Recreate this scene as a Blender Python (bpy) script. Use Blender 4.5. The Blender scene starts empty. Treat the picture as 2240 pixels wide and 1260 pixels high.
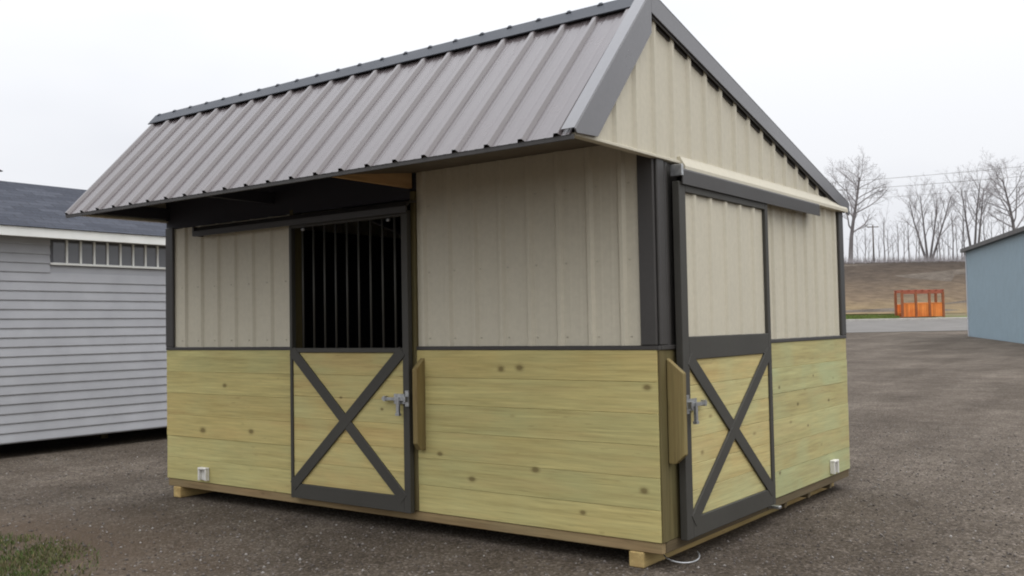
import bpy, bmesh, math, random
import numpy as np
from mathutils import Vector, Matrix

S = bpy.context.scene
C = S.collection
rad = math.radians

# ------------------------------------------------------------------ camera
CAM = Vector((2.683, -5.0216, 1.4301))
YAW, PITCH, ROLL, FPX = -0.6405, 0.0401, -0.0184, 2110.3
fw = Vector((math.sin(YAW)*math.cos(PITCH), math.cos(YAW)*math.cos(PITCH), math.sin(PITCH)))
rt = Vector((math.cos(YAW), -math.sin(YAW), 0))
up = rt.cross(fw)
r2 = rt*math.cos(ROLL) + up*math.sin(ROLL)
u2 = up*math.cos(ROLL) - rt*math.sin(ROLL)
cd = bpy.data.cameras.new('camera'); cam = bpy.data.objects.new('camera', cd); C.objects.link(cam)
M = Matrix.Identity(4)
for i in range(3):
    M[i][0], M[i][1], M[i][2], M[i][3] = r2[i], u2[i], -fw[i], CAM[i]
cam.matrix_world = M
cd.sensor_width = 36.0; cd.lens = 36.0*FPX/2240.0
cd.clip_start = 0.05; cd.clip_end = 3000
S.camera = cam

# ------------------------------------------------------------------ sky and sun (overcast)
SUN_EL, SUN_AZ = rad(58), rad(-10)          # azimuth measured from +x towards +y
w = bpy.data.worlds.new('World'); S.world = w; w.use_nodes = True
nt = w.node_tree; nt.nodes.clear()
out = nt.nodes.new('ShaderNodeOutputWorld'); bg = nt.nodes.new('ShaderNodeBackground')
sky = nt.nodes.new('ShaderNodeTexSky'); sky.sky_type = 'NISHITA'; sky.sun_disc = False
sky.sun_elevation = SUN_EL; sky.sun_rotation = math.pi/2 - SUN_AZ
sky.dust_density = 4.0; sky.air_density = 1.0
hs = nt.nodes.new('ShaderNodeHueSaturation'); hs.inputs['Saturation'].default_value = 0.35
nt.links.new(sky.outputs[0], hs.inputs['Color'])
tc = nt.nodes.new('ShaderNodeTexCoord')
mp = nt.nodes.new('ShaderNodeMapping'); mp.inputs['Scale'].default_value = (1.0, 1.0, 2.6)
nt.links.new(tc.outputs['Generated'], mp.inputs['Vector'])
nz = nt.nodes.new('ShaderNodeTexNoise'); nz.inputs['Scale'].default_value = 1.7
nz.inputs['Detail'].default_value = 4.0; nz.inputs['Roughness'].default_value = 0.45
nt.links.new(mp.outputs[0], nz.inputs['Vector'])
cr = nt.nodes.new('ShaderNodeValToRGB')
cr.color_ramp.elements[0].position = 0.34; cr.color_ramp.elements[0].color = (0.86, 0.885, 0.95, 1)
cr.color_ramp.elements[1].position = 0.62; cr.color_ramp.elements[1].color = (1.03, 1.045, 1.085, 1)
nt.links.new(nz.outputs[0], cr.inputs[0])
sc = nt.nodes.new('ShaderNodeVectorMath'); sc.operation = 'SCALE'; sc.inputs['Scale'].default_value = 9.8
nt.links.new(cr.outputs[0], sc.inputs[0])
mx = nt.nodes.new('ShaderNodeMix'); mx.data_type = 'RGBA'; mx.inputs[0].default_value = 0.93
sep = nt.nodes.new('ShaderNodeSeparateXYZ'); nt.links.new(tc.outputs['Generated'], sep.inputs[0])
pw_ = nt.nodes.new('ShaderNodeMath'); pw_.operation = 'POWER'; nt.links.new(sep.outputs[2], pw_.inputs[0]); pw_.inputs[1].default_value = 2.2; pw_.use_clamp = True
mr = nt.nodes.new('ShaderNodeMapRange'); nt.links.new(pw_.outputs[0], mr.inputs['Value'])
mr.inputs['To Min'].default_value = 7.35; mr.inputs['To Max'].default_value = 28.0      # overcast: zenith brighter than horizon
nt.links.new(mr.outputs[0], sc.inputs['Scale'])
nt.links.new(hs.outputs[0], mx.inputs[6]); nt.links.new(sc.outputs[0], mx.inputs[7])
nt.links.new(mx.outputs[2], bg.inputs['Color']); bg.inputs['Strength'].default_value = 0.1
nt.links.new(bg.outputs[0], out.inputs[0])
sd = bpy.data.lights.new('sun', 'SUN'); sd.energy = 0.6; sd.angle = rad(50); sd.color = (1.0, 0.975, 0.93)
sun = bpy.data.objects.new('sun', sd); C.objects.link(sun)
sdir = Vector((math.cos(SUN_EL)*math.cos(SUN_AZ), math.cos(SUN_EL)*math.sin(SUN_AZ), math.sin(SUN_EL)))
sun.rotation_euler = sdir.to_track_quat('Z', 'Y').to_euler(); sun.location = sdir*30
S.view_settings.view_transform = 'Standard'; S.view_settings.look = 'None'
S.view_settings.exposure = 0.28; S.view_settings.gamma = 1.0
S.cycles.max_bounces = 8
S.cycles.filter_width = 2.0

# ------------------------------------------------------------------ materials
def lin(r, g, b):
    f = lambda c: c/12.92 if c <= 0.04045 else ((c+0.055)/1.055)**2.4
    return (f(r/255), f(g/255), f(b/255), 1)

class Mat:
    def __init__(s, name, rough=0.6, metal=0.0, spec=0.5):
        s.m = bpy.data.materials.new(name); s.m.use_nodes = True
        s.nt = s.m.node_tree; s.b = s.nt.nodes['Principled BSDF']
        s.b.inputs['Roughness'].default_value = rough; s.b.inputs['Metallic'].default_value = metal
        s.b.inputs['Specular IOR Level'].default_value = spec
    def n(s, t, **kw):
        x = s.nt.nodes.new(t)
        for k, v in kw.items():
            if hasattr(x, k) and k not in x.inputs.keys(): setattr(x, k, v)
            else: x.inputs[k].default_value = v
        return x
    def l(s, a, b): s.nt.links.new(a, b)
    def pos(s): return s.n('ShaderNodeNewGeometry').outputs['Position']
    def obj(s): return s.n('ShaderNodeTexCoord').outputs['Object']
    def rnd(s): return s.n('ShaderNodeObjectInfo').outputs['Random']
    def noise(s, vec, scale, detail=3, rough=0.5, stretch=None):
        if stretch:
            m = s.n('ShaderNodeMapping'); m.inputs['Scale'].default_value = stretch
            s.l(vec, m.inputs[0]); vec = m.outputs[0]
        x = s.n('ShaderNodeTexNoise'); x.inputs['Scale'].default_value = scale
        x.inputs['Detail'].default_value = detail; x.inputs['Roughness'].default_value = rough
        s.l(vec, x.inputs['Vector']); return x.outputs[0]
    def ramp(s, fac, *stops):
        x = s.n('ShaderNodeValToRGB'); e = x.color_ramp.elements
        while len(e) < len(stops): e.new(0.5)
        for i, (p, c) in enumerate(stops):
            e[i].position = p; e[i].color = c if len(c) == 4 else (*c, 1)
        s.l(fac, x.inputs[0]); return x.outputs[0]
    def mix(s, fac, a, b, mode='MIX'):
        x = s.n('ShaderNodeMix'); x.data_type = 'RGBA'; x.blend_type = mode
        for sock, v in ((x.inputs[0], fac), (x.inputs[6], a), (x.inputs[7], b)):
            if hasattr(v, 'is_linked') or isinstance(v, bpy.types.NodeSocket): s.l(v, sock)
            else: sock.default_value = v
        return x.outputs[2]
    def math(s, op, a, b=0.0):
        x = s.n('ShaderNodeMath'); x.operation = op
        for sock, v in ((x.inputs[0], a), (x.inputs[1], b)):
            if isinstance(v, bpy.types.NodeSocket): s.l(v, sock)
            else: sock.default_value = v
        return x.outputs[0]
    def col(s, v):
        if isinstance(v, bpy.types.NodeSocket): s.l(v, s.b.inputs['Base Color'])
        else: s.b.inputs['Base Color'].default_value = v
        return s
    def bump(s, h, strength=0.3, dist=0.01):
        x = s.n('ShaderNodeBump'); x.inputs['Strength'].default_value = strength; x.inputs['Distance'].default_value = dist
        s.l(h, x.inputs['Height']); s.l(x.outputs[0], s.b.inputs['Normal']); return s

def g(v): return (v, v, v, 1)

def painted_metal(name, c, rough=0.42, dirt=0.12, spec=0.5):
    m = Mat(name, rough, 0.0, spec); p = m.pos()
    n1 = m.noise(p, 2.2, 4, 0.6); n2 = m.noise(p, 30, 2)
    v = m.ramp(n1, (0.3, g(1-dirt)), (0.7, g(1.0+dirt*0.4)))
    k = m.mix(1.0, c, v, 'MULTIPLY')
    k = m.mix(1.0, k, m.ramp(n2, (0.3, g(0.96)), (0.7, g(1.03))), 'MULTIPLY')
    m.col(k)
    m.l(m.ramp(n1, (0.2, g(rough-0.06)), (0.8, g(rough+0.1))), m.b.inputs['Roughness'])
    m.bump(m.noise(p, 1.6, 2, 0.5), 0.12, 0.03)     # oil-canning
    return m.m

def wood(name, base, dark, axis, knots=(), rough=0.75, green=0.3, var=0.08):
    m = Mat(name, rough, 0.0, 0.25); p = m.pos()
    # board-wise offset so that no two boards share their grain
    rv = m.rnd()
    off = m.n('ShaderNodeCombineXYZ'); m.l(m.math('MULTIPLY', rv, 37.0), off.inputs[0]); m.l(m.math('MULTIPLY', rv, 23.0), off.inputs[1])
    m.l(m.math('MULTIPLY', rv, 11.0), off.inputs[2])
    add = m.n('ShaderNodeVectorMath'); add.operation = 'ADD'; m.l(p, add.inputs[0]); m.l(off.outputs[0], add.inputs[1])
    q = add.outputs[0]
    st = {'x': (0.8, 9, 16), 'y': (9, 0.8, 16), 'z': (16, 16, 0.8)}[axis]
    st2 = {'x': (2.5, 40, 60), 'y': (40, 2.5, 60), 'z': (60, 60, 2.5)}[axis]
    gr = m.noise(q, 1.0, 5, 0.6, st); gr2 = m.noise(q, 1.0, 3, 0.6, st2)
    blot = m.noise(q, 2.2, 3, 0.55)
    k = m.mix(m.ramp(gr, (0.36, g(0)), (0.68, g(1))), base, dark)
    k = m.mix(1.0, k, m.ramp(gr2, (0.3, g(0.80)), (0.7, g(1.10))), 'MULTIPLY')
    grn = (base[0]*0.86, base[1]*0.99, base[2]*1.12, 1)
    k = m.mix(m.ramp(blot, (0.42, g(0)), (0.68, g(green))), k, grn)
    tanb = m.noise(q, 1.0, 4, 0.6, {'x': (1.1, 6, 9), 'y': (6, 1.1, 9), 'z': (9, 9, 1.1)}[axis])
    k = m.mix(m.ramp(tanb, (0.50, g(0)), (0.72, g(0.55))), k, (base[0]*0.95, base[1]*0.84, base[2]*0.86, 1))
    mark = m.noise(q, 1.0, 2, 0.5, {'x': (7, 50, 70), 'y': (50, 7, 70), 'z': (70, 70, 7)}[axis])
    k = m.mix(m.ramp(mark, (0.66, g(0)), (0.80, g(0.5))), k, (dark[0]*0.5, dark[1]*0.45, dark[2]*0.45, 1))
    k = m.mix(1.0, k, m.ramp(rv, (0.0, g(1-var)), (0.5, g(1.0)), (1.0, g(1+var*0.55))), 'MULTIPLY')
    tint = m.ramp(m.math('FRACT', m.math('MULTIPLY', rv, 7.31)), (0.0, (1.03, 0.985, 0.94, 1)), (1.0, (0.96, 1.005, 1.02, 1)))
    k = m.mix(1.0, k, tint, 'MULTIPLY')
    for (kx, ky, kz, ks) in knots:
        d = m.n('ShaderNodeVectorMath'); d.operation = 'SUBTRACT'; m.l(p, d.inputs[0]); d.inputs[1].default_value = (kx, ky, kz)
        sx = {'x': (0.62, 1, 1.0), 'y': (1, 0.62, 1.0), 'z': (1, 1, 0.62)}[axis]
        e = m.n('ShaderNodeVectorMath'); e.operation = 'MULTIPLY'; m.l(d.outputs[0], e.inputs[0]); e.inputs[1].default_value = sx
        ln = m.n('ShaderNodeVectorMath'); ln.operation = 'LENGTH'; m.l(e.outputs[0], ln.inputs[0])
        f = m.ramp(m.math('ADD', m.math('MULTIPLY', ln.outputs['Value'], 1.05/ks), m.math('MULTIPLY', m.math('SUBTRACT', gr2, 0.5), 0.35)),
                   (0.30, g(0.78)), (0.58, g(0.22)), (0.85, g(0)))
        k = m.mix(f, k, (dark[0]*0.28, dark[1]*0.24, dark[2]*0.22, 1))
    # fine random knots
    vo = m.n('ShaderNodeTexVoronoi'); mpn = m.n('ShaderNodeMapping')
    mpn.inputs['Scale'].default_value = {'x': (1.8, 4, 4), 'y': (4, 1.8, 4), 'z': (4, 4, 1.8)}[axis]
    m.l(q, mpn.inputs[0]); m.l(mpn.outputs[0], vo.inputs['Vector']); vo.inputs['Scale'].default_value = 1.3
    k = m.mix(m.ramp(vo.outputs['Distance'], (0.02, g(0.6)), (0.055, g(0.25)), (0.085, g(0))), k, (dark[0]*0.4, dark[1]*0.34, dark[2]*0.3, 1))
    crisp = m.noise(q, 1.0, 4, 0.7, {'x': (4, 130, 170), 'y': (130, 4, 170), 'z': (170, 170, 4)}[axis])
    k = m.mix(1.0, k, m.ramp(crisp, (0.32, g(0.87)), (0.55, g(1.01)), (0.75, g(1.06))), 'MULTIPLY')
    m.col(k); m.bump(gr2, 0.25, 0.003)
    return m.m

BEIGE = (0.53, 0.488, 0.378, 1)
M_beige = painted_metal('beige_metal', BEIGE, 0.5, 0.03)
M_trim = painted_metal('charcoal_trim', (0.050, 0.046, 0.042, 1), 0.45, 0.15, 0.4)
M_cap = painted_metal('ridge_cap_metal', (0.045, 0.050, 0.060, 1), 0.5, 0.15, 0.3)
M_roof = painted_metal('taupe_roof_metal', (0.100, 0.084, 0.084, 1), 0.22, 0.10, 0.5)
M_roof.node_tree.nodes['Principled BSDF'].inputs['IOR'].default_value = 1.6
M_rake = painted_metal('rake_metal', (0.115, 0.112, 0.116, 1), 0.22, 0.10, 0.5)
M_rake.node_tree.nodes['Principled BSDF'].inputs['IOR'].default_value = 1.75
M_soffit = painted_metal('brown_soffit', (0.115, 0.092, 0.066, 1), 0.6, 0.12, 0.3)
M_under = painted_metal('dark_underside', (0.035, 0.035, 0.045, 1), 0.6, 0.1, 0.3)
M_frame = painted_metal('door_frame_paint', (0.052, 0.049, 0.041, 1), 0.55, 0.12, 0.35)
WB = (0.535, 0.460, 0.195, 1); WD = (0.45, 0.368, 0.148, 1)
kf = [(-1.16, 0, 1.155, .036), (-1.01, 0, 1.165, .040), (-0.085, 0, 1.06, .034), (-4.36, 0, .60, .050), (-3.72, 0, .62, .040),
      (-4.06, 0, .985, .034), (-0.12, 0, .455, .036), (-1.42, 0, .42, .036), (-0.90, 0, .52, .040), (-1.70, 0, .57, .030), (-0.55, 0, .285, .028)]
ke = [(0, 1.83, .95, .025), (0, 2.2, .80, .025), (0, 2.9, .78, .025), (0, 2.55, 1.0, .02), (0, 1.8, .33, .025), (0, 2.4, .62, .02)]
M_wood = wood('treated_pine', WB, WD, 'x', kf)
M_woody = wood('treated_pine_end', (0.485, 0.450, 0.215, 1), (0.41, 0.360, 0.165, 1), 'y', ke, green=0.6)
M_wooddoor = wood('door_pine', (0.535, 0.455, 0.195, 1), (0.46, 0.355, 0.145, 1), 'x', [(-2.62, -.05, .93, .02), (-2.2, -.05, .86, .02)], green=0.5)
M_wooddoory = wood('door_pine_end', (0.52, 0.455, 0.210, 1), (0.46, 0.36, 0.155, 1), 'y', [(.04, .43, .64, .03)], green=0.5)
M_post = wood('post_pine', (0.15, 0.12, 0.05, 1), (0.10, 0.075, 0.03, 1), 'z')
M_stop = wood('stop_pine', (0.25, 0.195, 0.080, 1), (0.155, 0.115, 0.045, 1), 'z', var=0.1)
M_sill = wood('sill_pine', (0.30, 0.225, 0.115, 1), (0.20, 0.14, 0.07, 1), 'x')
M_silly = wood('sill_pine_end', (0.15, 0.115, 0.065, 1), (0.10, 0.075, 0.04, 1), 'y')
M_skid = wood('skid_pine', (0.52, 0.38, 0.16, 1), (0.34, 0.23, 0.09, 1), 'y')
M_look = wood('lookout_pine', (0.52, 0.33, 0.16, 1), (0.40, 0.24, 0.10, 1), 'y')
m = Mat('galvanised', 0.38, 0.85); m.col(m.ramp(m.noise(m.pos(), 40, 3), (0.3, (0.34, 0.35, 0.355, 1)), (0.7, (0.55, 0.56, 0.56, 1)))); M_galv = m.m
m = Mat('white_plastic', 0.5); m.col(m.ramp(m.noise(m.pos(), 25, 3), (0.3, (0.62, 0.60, 0.54, 1)), (0.7, (0.74, 0.72, 0.66, 1)))); M_white = m.m
m = Mat('dark_hole', 0.9); m.col((0.03, 0.028, 0.025, 1)); M_dark = m.m

# ------------------------------------------------------------------ object helpers
def mesh_obj(name, verts, faces, mat, parent=None, smooth=False):
    me = bpy.data.meshes.new(name); me.from_pydata([tuple(v) for v in verts], [], faces); me.update()
    if smooth: me.polygons.foreach_set('use_smooth', [True]*len(me.polygons))
    if mat: me.materials.append(mat)
    o = bpy.data.objects.new(name, me); C.objects.link(o)
    if parent: o.parent = parent
    return o
def bm_obj(name, bm, mat, parent=None):
    me = bpy.data.meshes.new(name); bm.to_mesh(me); bm.free()
    if mat: me.materials.append(mat)
    o = bpy.data.objects.new(name, me); C.objects.link(o)
    if parent: o.parent = parent
    return o
def add_box(bm, x0, x1, y0, y1, z0, z1, bev=0.0):
    vs = [bm.verts.new(p) for p in ((x0,y0,z0),(x1,y0,z0),(x1,y1,z0),(x0,y1,z0),(x0,y0,z1),(x1,y0,z1),(x1,y1,z1),(x0,y1,z1))]
    fs = [bm.faces.new([vs[i] for i in f]) for f in ((0,3,2,1),(4,5,6,7),(0,1,5,4),(1,2,6,5),(2,3,7,6),(3,0,4,7))]
    if bev: bmesh.ops.bevel(bm, geom=list({e for f in fs for e in f.edges}), offset=bev, segments=1, affect='EDGES')
def box(name, x0, x1, y0, y1, z0, z1, mat, parent=None, bev=0.0):
    bm = bmesh.new(); add_box(bm, x0, x1, y0, y1, z0, z1, bev); return bm_obj(name, bm, mat, parent)
def prism(name, pts, depth_vec, mat, parent=None, bev=0.0):
    d = Vector(depth_vec); n = len(pts)
    v = [Vector(p) for p in pts] + [Vector(p)+d for p in pts]
    f = [tuple(range(n)), tuple(range(2*n-1, n-1, -1))] + [((i+1) % n, i, n+i, n+(i+1) % n) for i in range(n)]
    bm = bmesh.new(); vs = [bm.verts.new(p) for p in v]
    for q in f: bm.faces.new([vs[i] for i in q])
    bmesh.ops.recalc_face_normals(bm, faces=bm.faces[:])
    if bev: bmesh.ops.bevel(bm, geom=bm.edges[:], offset=bev, segments=1, affect='EDGES')
    return bm_obj(name, bm, mat, parent)
def tube(name, pts, r, mat, parent=None, seg=8):
    v, f = [], []
    for i, p in enumerate(pts):
        p = Vector(p); a = Vector(pts[max(i-1, 0)]); b = Vector(pts[min(i+1, len(pts)-1)])
        t = (b-a).normalized(); s = t.orthogonal().normalized() if i == 0 else (s - t*s.dot(t)).normalized(); q = t.cross(s)
        rr = r[i] if isinstance(r, (list, tuple)) else r
        for k in range(seg):
            an = 2*math.pi*k/seg; v.append(p + (s*math.cos(an)+q*math.sin(an))*rr)
    for i in range(len(pts)-1):
        for k in range(seg):
            f.append((i*seg+k, i*seg+(k+1) % seg, (i+1)*seg+(k+1) % seg, (i+1)*seg+k))
    f.append(tuple(range(seg-1, -1, -1))); f.append(tuple((len(pts)-1)*seg+k for k in range(seg)))
    return mesh_obj(name, v, f, mat, parent, True)
def empty(name, loc=(0, 0, 0), label=None, cat=None, group=None):
    o = bpy.data.objects.new(name, None); C.objects.link(o); o.location = loc; o.empty_display_size = 0.2
    return tag(o, label, cat, group)
def tag(o, label=None, cat=None, group=None, kind=None):
    if label: o['label'] = label
    if cat: o['category'] = cat
    if group: o['group'] = group
    if kind: o['kind'] = kind
    return o

# ribbed sheet metal: profile across u, height h; rib every 9 inches; lo(u)/hi(u) give the ends along v
RIB = 0.2286
def rib_profile(u0, u1, org, h=0.019, extra=(), hb=.030):
    pts = {}
    k0 = math.floor((u0-org)/RIB)-1
    for k in range(k0, k0 + int((u1-u0)/RIB)+4):
        c = org + k*RIB
        for du, hh in ((-hb, 0), (-.012, h), (.012, h), (hb, 0)): pts[round(c+du, 5)] = hh
        for mc in (.076, .152):
            for du, hh in ((-.014, 0), (-.006, .0012), (.006, .0012), (.014, 0)): pts[round(c+mc+du, 5)] = hh
    us = sorted(pts)
    def at(u):
        for a, b in zip(us, us[1:]):
            if a <= u <= b: return pts[a] + (pts[b]-pts[a])*(u-a)/(b-a)
        return 0
    res = [(u0, at(u0))] + [(u, pts[u]) for u in us if u0+1e-4 < u < u1-1e-4] + [(u1, at(u1))]
    for e in extra:
        if u0 < e < u1: res.append((e, at(e)))
    return sorted(res)
def ribbed(name, u0, u1, lo, hi, mapf, mat, parent, org=0.0, h=0.019, extra=(), hb=.030):
    """sheets about 3 ft wide, each its own object; mapf(u, v, n) -> point"""
    lo_ = lo if callable(lo) else (lambda u: lo); hi_ = hi if callable(hi) else (lambda u: hi)
    cuts = [u0]; k = math.floor((u0-org)/(4*RIB))+1
    while org + k*4*RIB + .031 < u1 - 0.05:
        c = org + k*4*RIB + .031
        if c > u0 + 0.05: cuts.append(c)
        k += 1
    cuts.append(u1); res = []
    for a, b in zip(cuts, cuts[1:]):
        pr = rib_profile(a, b, org, h, extra, hb); v, f = [], []
        for (u, n) in pr:
            v.append(mapf(u, lo_(u), n)); v.append(mapf(u, hi_(u), n))
        for i in range(len(pr)-1): f.append((2*i, 2*i+2, 2*i+3, 2*i+1))
        res.append(mesh_obj(name, v, f, mat, parent))
    return res

# ------------------------------------------------------------------ ground, road, hill
FW = Vector((math.sin(YAW), math.cos(YAW), 0)); RT = Vector((math.cos(YAW), -math.sin(YAW), 0))
HP = [(-400, 0), (14, 0), (22, .10), (60, .66), (80, 1.35), (86, 1.75), (94, 2.7), (110, 5.7), (122, 8.5), (129, 9.15), (150, 9.2), (700, 6.0)]
def hgt(d):
    for (a, za), (b, zb) in zip(HP, HP[1:]):
        if a <= d <= b: return za + (zb-za)*(d-a)/(b-a)
    return HP[-1][1]
def site(d, lat, dz=0.0):
    p = Vector((CAM.x, CAM.y, 0)) + FW*d + RT*lat
    return Vector((p.x, p.y, hgt(d)+dz))
def px(x, d): return d*(x-1120)/FPX      # metres right of the viewing axis at a given distance
def sheet(name, ds, lats, mat, dz, wob=0.0):
    rng = random.Random(5); v, f = [], []
    for d in ds:
        for l in lats:
            p = site(d, l, dz); p.z += rng.uniform(-wob, wob); v.append(p)
    n = len(lats)
    for i in range(len(ds)-1):
        for j in range(n-1): f.append((i*n+j, i*n+j+1, (i+1)*n+j+1, (i+1)*n+j))
    return tag(mesh_obj(name, v, f, mat, None, True), kind='structure')

m = Mat('gravel', 0.93, 0, 0.2); p = m.pos()
big = m.noise(p, 0.35, 4, 0.6); mid = m.noise(p, 2.6, 4, 0.65)
vo = m.n('ShaderNodeTexVoronoi'); m.l(p, vo.inputs['Vector']); vo.inputs['Scale'].default_value = 62
vo2 = m.n('ShaderNodeTexVoronoi'); m.l(p, vo2.inputs['Vector']); vo2.inputs['Scale'].default_value = 26
bw = m.n('ShaderNodeRGBToBW'); m.l(vo.outputs['Color'], bw.inputs[0])
bw2 = m.n('ShaderNodeRGBToBW'); m.l(vo2.outputs['Color'], bw2.inputs[0])
k = m.ramp(bw.outputs[0], (0.12, (.048, .040, .031, 1)), (0.45, (.086, .073, .057, 1)), (0.72, (.119, .103, .083, 1)), (0.9, (.21, .188, .168, 1)))
k = m.mix(m.ramp(bw2.outputs[0], (0.55, g(0)), (0.9, g(0.5))), k, (.112, .096, .082, 1))
k = m.mix(1.0, k, m.ramp(mid, (0.3, (.80, .76, .72, 1)), (0.7, (1.22, 1.2, 1.18, 1))), 'MULTIPLY')
k = m.mix(1.0, k, m.ramp(big, (0.34, (.74, .71, .68, 1)), (0.66, (1.22, 1.2, 1.2, 1))), 'MULTIPLY')
trk = m.noise(p, 1.0, 3, 0.5, (0.9, 0.16, 1.0))
k = m.mix(1.0, k, m.ramp(trk, (0.38, (.84, .82, .80, 1)), (0.62, (1.14, 1.14, 1.14, 1))), 'MULTIPLY')
# brown earth worn through round the grass corner
sepn = m.n('ShaderNodeVectorMath'); sepn.operation = 'DISTANCE'; m.l(p, sepn.inputs[0]); sepn.inputs[1].default_value = (-4.05, -2.75, 0)
ed = m.math('ADD', m.math('MULTIPLY', sepn.outputs['Value'], 0.32), m.math('MULTIPLY', m.math('SUBTRACT', mid, 0.5), 0.45))
k = m.mix(m.ramp(ed, (0.40, g(0.75)), (0.80, g(0))), k, (.090, .062, .040, 1))
m.col(k)
hsum = m.math('ADD', m.math('MULTIPLY', bw.outputs[0], 0.5), m.math('MULTIPLY', bw2.outputs[0], 0.8))
m.bump(m.math('SUBTRACT', hsum, m.math('MULTIPLY', vo.outputs['Distance'], 0.9)), 0.75, 0.018)
M_gravel = m.m
m = Mat('road_asphalt', 0.9, 0, 0.2); p = m.pos()
m.col(m.mix(1.0, m.ramp(m.noise(p, 0.6, 5, 0.6), (.3, (.125, .118, .108, 1)), (.7, (.17, .16, .148, 1))), m.ramp(m.noise(p, 14, 2), (.3, g(.85)), (.7, g(1.1))), 'MULTIPLY')); M_road = m.m
m = Mat('verge_soil', 0.95, 0, 0.1); p = m.pos()
m.col(m.ramp(m.noise(p, 0.25, 5, 0.65), (.35, (.10, .125, .040, 1)), (.5, (.13, .115, .060, 1)), (.65, (.17, .13, .085, 1)))); M_verge = m.m
m = Mat('hill_soil', 0.97, 0, 0.05); p = m.pos()
hz = m.n('ShaderNodeSeparateXYZ'); m.l(p, hz.inputs[0])
n1 = m.noise(p, 0.10, 5, 0.6); n2 = m.noise(p, 0.9, 5, 0.65)
hh = m.math('ADD', m.math('MULTIPLY', hz.outputs[2], 0.11), m.math('MULTIPLY', m.math('SUBTRACT', n1, 0.5), 0.7))
k = m.ramp(hh, (.20, (.20, .15, .085, 1)), (.42, (.135, .100, .068, 1)), (.68, (.085, .066, .050, 1)), (.95, (.055, .044, .036, 1)))
m.col(m.mix(1.0, k, m.ramp(n2, (.3, g(.72)), (.7, g(1.25))), 'MULTIPLY')); m.bump(n2, 0.8, 0.4); M_hill = m.m
m = Mat('kerb_concrete', 0.85, 0, 0.2); m.col(m.ramp(m.noise(m.pos(), 3, 4), (.3, (.36, .34, .31, 1)), (.7, (.46, .44, .40, 1)))); M_kerb = m.m

lat_a = [-300, -120, -60, -30, -15, -5, 0, 5, 15, 30, 60, 120, 300]
sheet('ground', [-300, -60, -20, 0, 5, 10, 14, 16, 18, 20, 22, 30, 40, 50, 60, 70, 80, 86, 94, 110, 122, 129, 150, 300, 700], lat_a, M_gravel, 0.0)
sheet('road', [60, 65, 70, 75, 80], lat_a, M_road, 0.02)
sheet('verge', [80.3, 83, 86, 88], [-300, -100, 0, 20, 30, 40, 50, 60, 100, 300], M_verge, 0.03)
sheet('hillside', [87, 90, 94, 98, 102, 106, 110, 114, 118, 122, 126, 129, 140, 150, 300, 700], list(range(-300, 301, 10)), M_hill, 0.05, 0.10)
ks = []
for d_, z_ in ((79.9, 0.0), (79.9, .16), (80.3, .16), (80.3, 0.0)): ks.append(site(d_, -300, z_))
kb = prism('kerb', ks, RT*600, M_kerb); tag(kb, kind='structure')

# ------------------------------------------------------------------ the horse shed
L, W = 4.88, 3.39
ZB, ZT = 0.16, 1.278
ZE, YE, YR, ZR, YE2, ZE2 = 2.415, -0.906, -0.064, 3.326, 3.447, 2.430
XL, XR = -4.907, 0.030
shed = empty('horse_shed', (-L/2, W/2, 0), 'beige metal and yellow pine horse shed with charcoal X-braced sliding doors and overhanging metal roof', 'horse shed')
class _P: pass
def child(o, p):     # keep world coordinates when parenting to a moved empty
    o.parent = p; o.matrix_parent_inverse = Matrix.Translation(-Vector(p.location)); return o
def sb(name, *a, bev=0.0): 
    return child(box(name, *a, None, bev=bev), shed)
def kid(o): return child(o, shed)

# skids and floor frame
for (a, b) in ((-4.79, -4.69), (-.235, -.135)): sb('skid', a, b, .0, W-.02, 0.0, .092, M_skid, bev=.006)
for y in (.42, 2.9): sb('underfloor_light_block', -4.685, -.24, y, y+.09, 0.0, .091, M_silly, bev=.006)  # added beams, block light passing under the floor so the gap stays dark
sb('front_sill', -L+.01, -.012, .008, .048, .094, .157, M_sill, bev=.004)
sb('end_sill', -.05, -.008, .05, W-.01, .094, .157, M_silly, bev=.004)
sb('back_sill', -L+.01, -.052, W-.06, W-.02, .094, .157, M_sill)
sb('left_sill', -L+.01, -L+.05, .05, W-.062, .094, .157, M_silly)
sb('floor', -L+.06, -.06, .05, W-.064, .130, .156, M_sill)
for (y, x0) in ((1.95, -.13), (2.45, -.13), (2.95, -.13)): sb('floor_joist', -.6, -.03, y, y+.045, .05, .093, M_silly)
# boards: front left, front right, end, back, left
def boards(x0, x1, y0, y1, axis, mat):
    h = (ZT-ZB)/6
    rng = random.Random(int((x0*31+y0*17+x1)*100))
    for i in range(6):
        d = rng.uniform(-.0025, .0025)
        if axis == 'x': sb('wall_board', x0, x1, y0+d, y1, ZB+i*h+.0006, ZB+(i+1)*h-.0006, mat, bev=.0020)
        else: sb('wall_board', x0, x1+d, y0, y1, ZB+i*h+.0006, ZB+(i+1)*h-.0006, mat, bev=.0020)
boards(-L, -3.19, 0, .038, 'x', M_wood)
boards(-1.90, -.014, 0, .038, 'x', M_wood)
boards(-.038, 0, 1.50, W, 'y', M_woody)
boards(-L, -.04, W-.038, W-.001, 'x', M_wood)
boards(-L+.001, -L+.038, .04, W-.04, 'y', M_woody)
# posts
sb('door_post', -1.945, -1.902, -.004, .09, ZB, 2.40, M_post, bev=.004)
sb('door_post', -3.235, -3.192, .002, .09, ZB, 2.38, M_post, bev=.004)
sb('corner_board', -.0135, -.0005, .003, .085, ZB, ZT-.001, M_post, bev=.004)
sb('corner_post', -.10, -.006, .0865, .40, ZB, ZT-.001, M_post, bev=.004)
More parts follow.
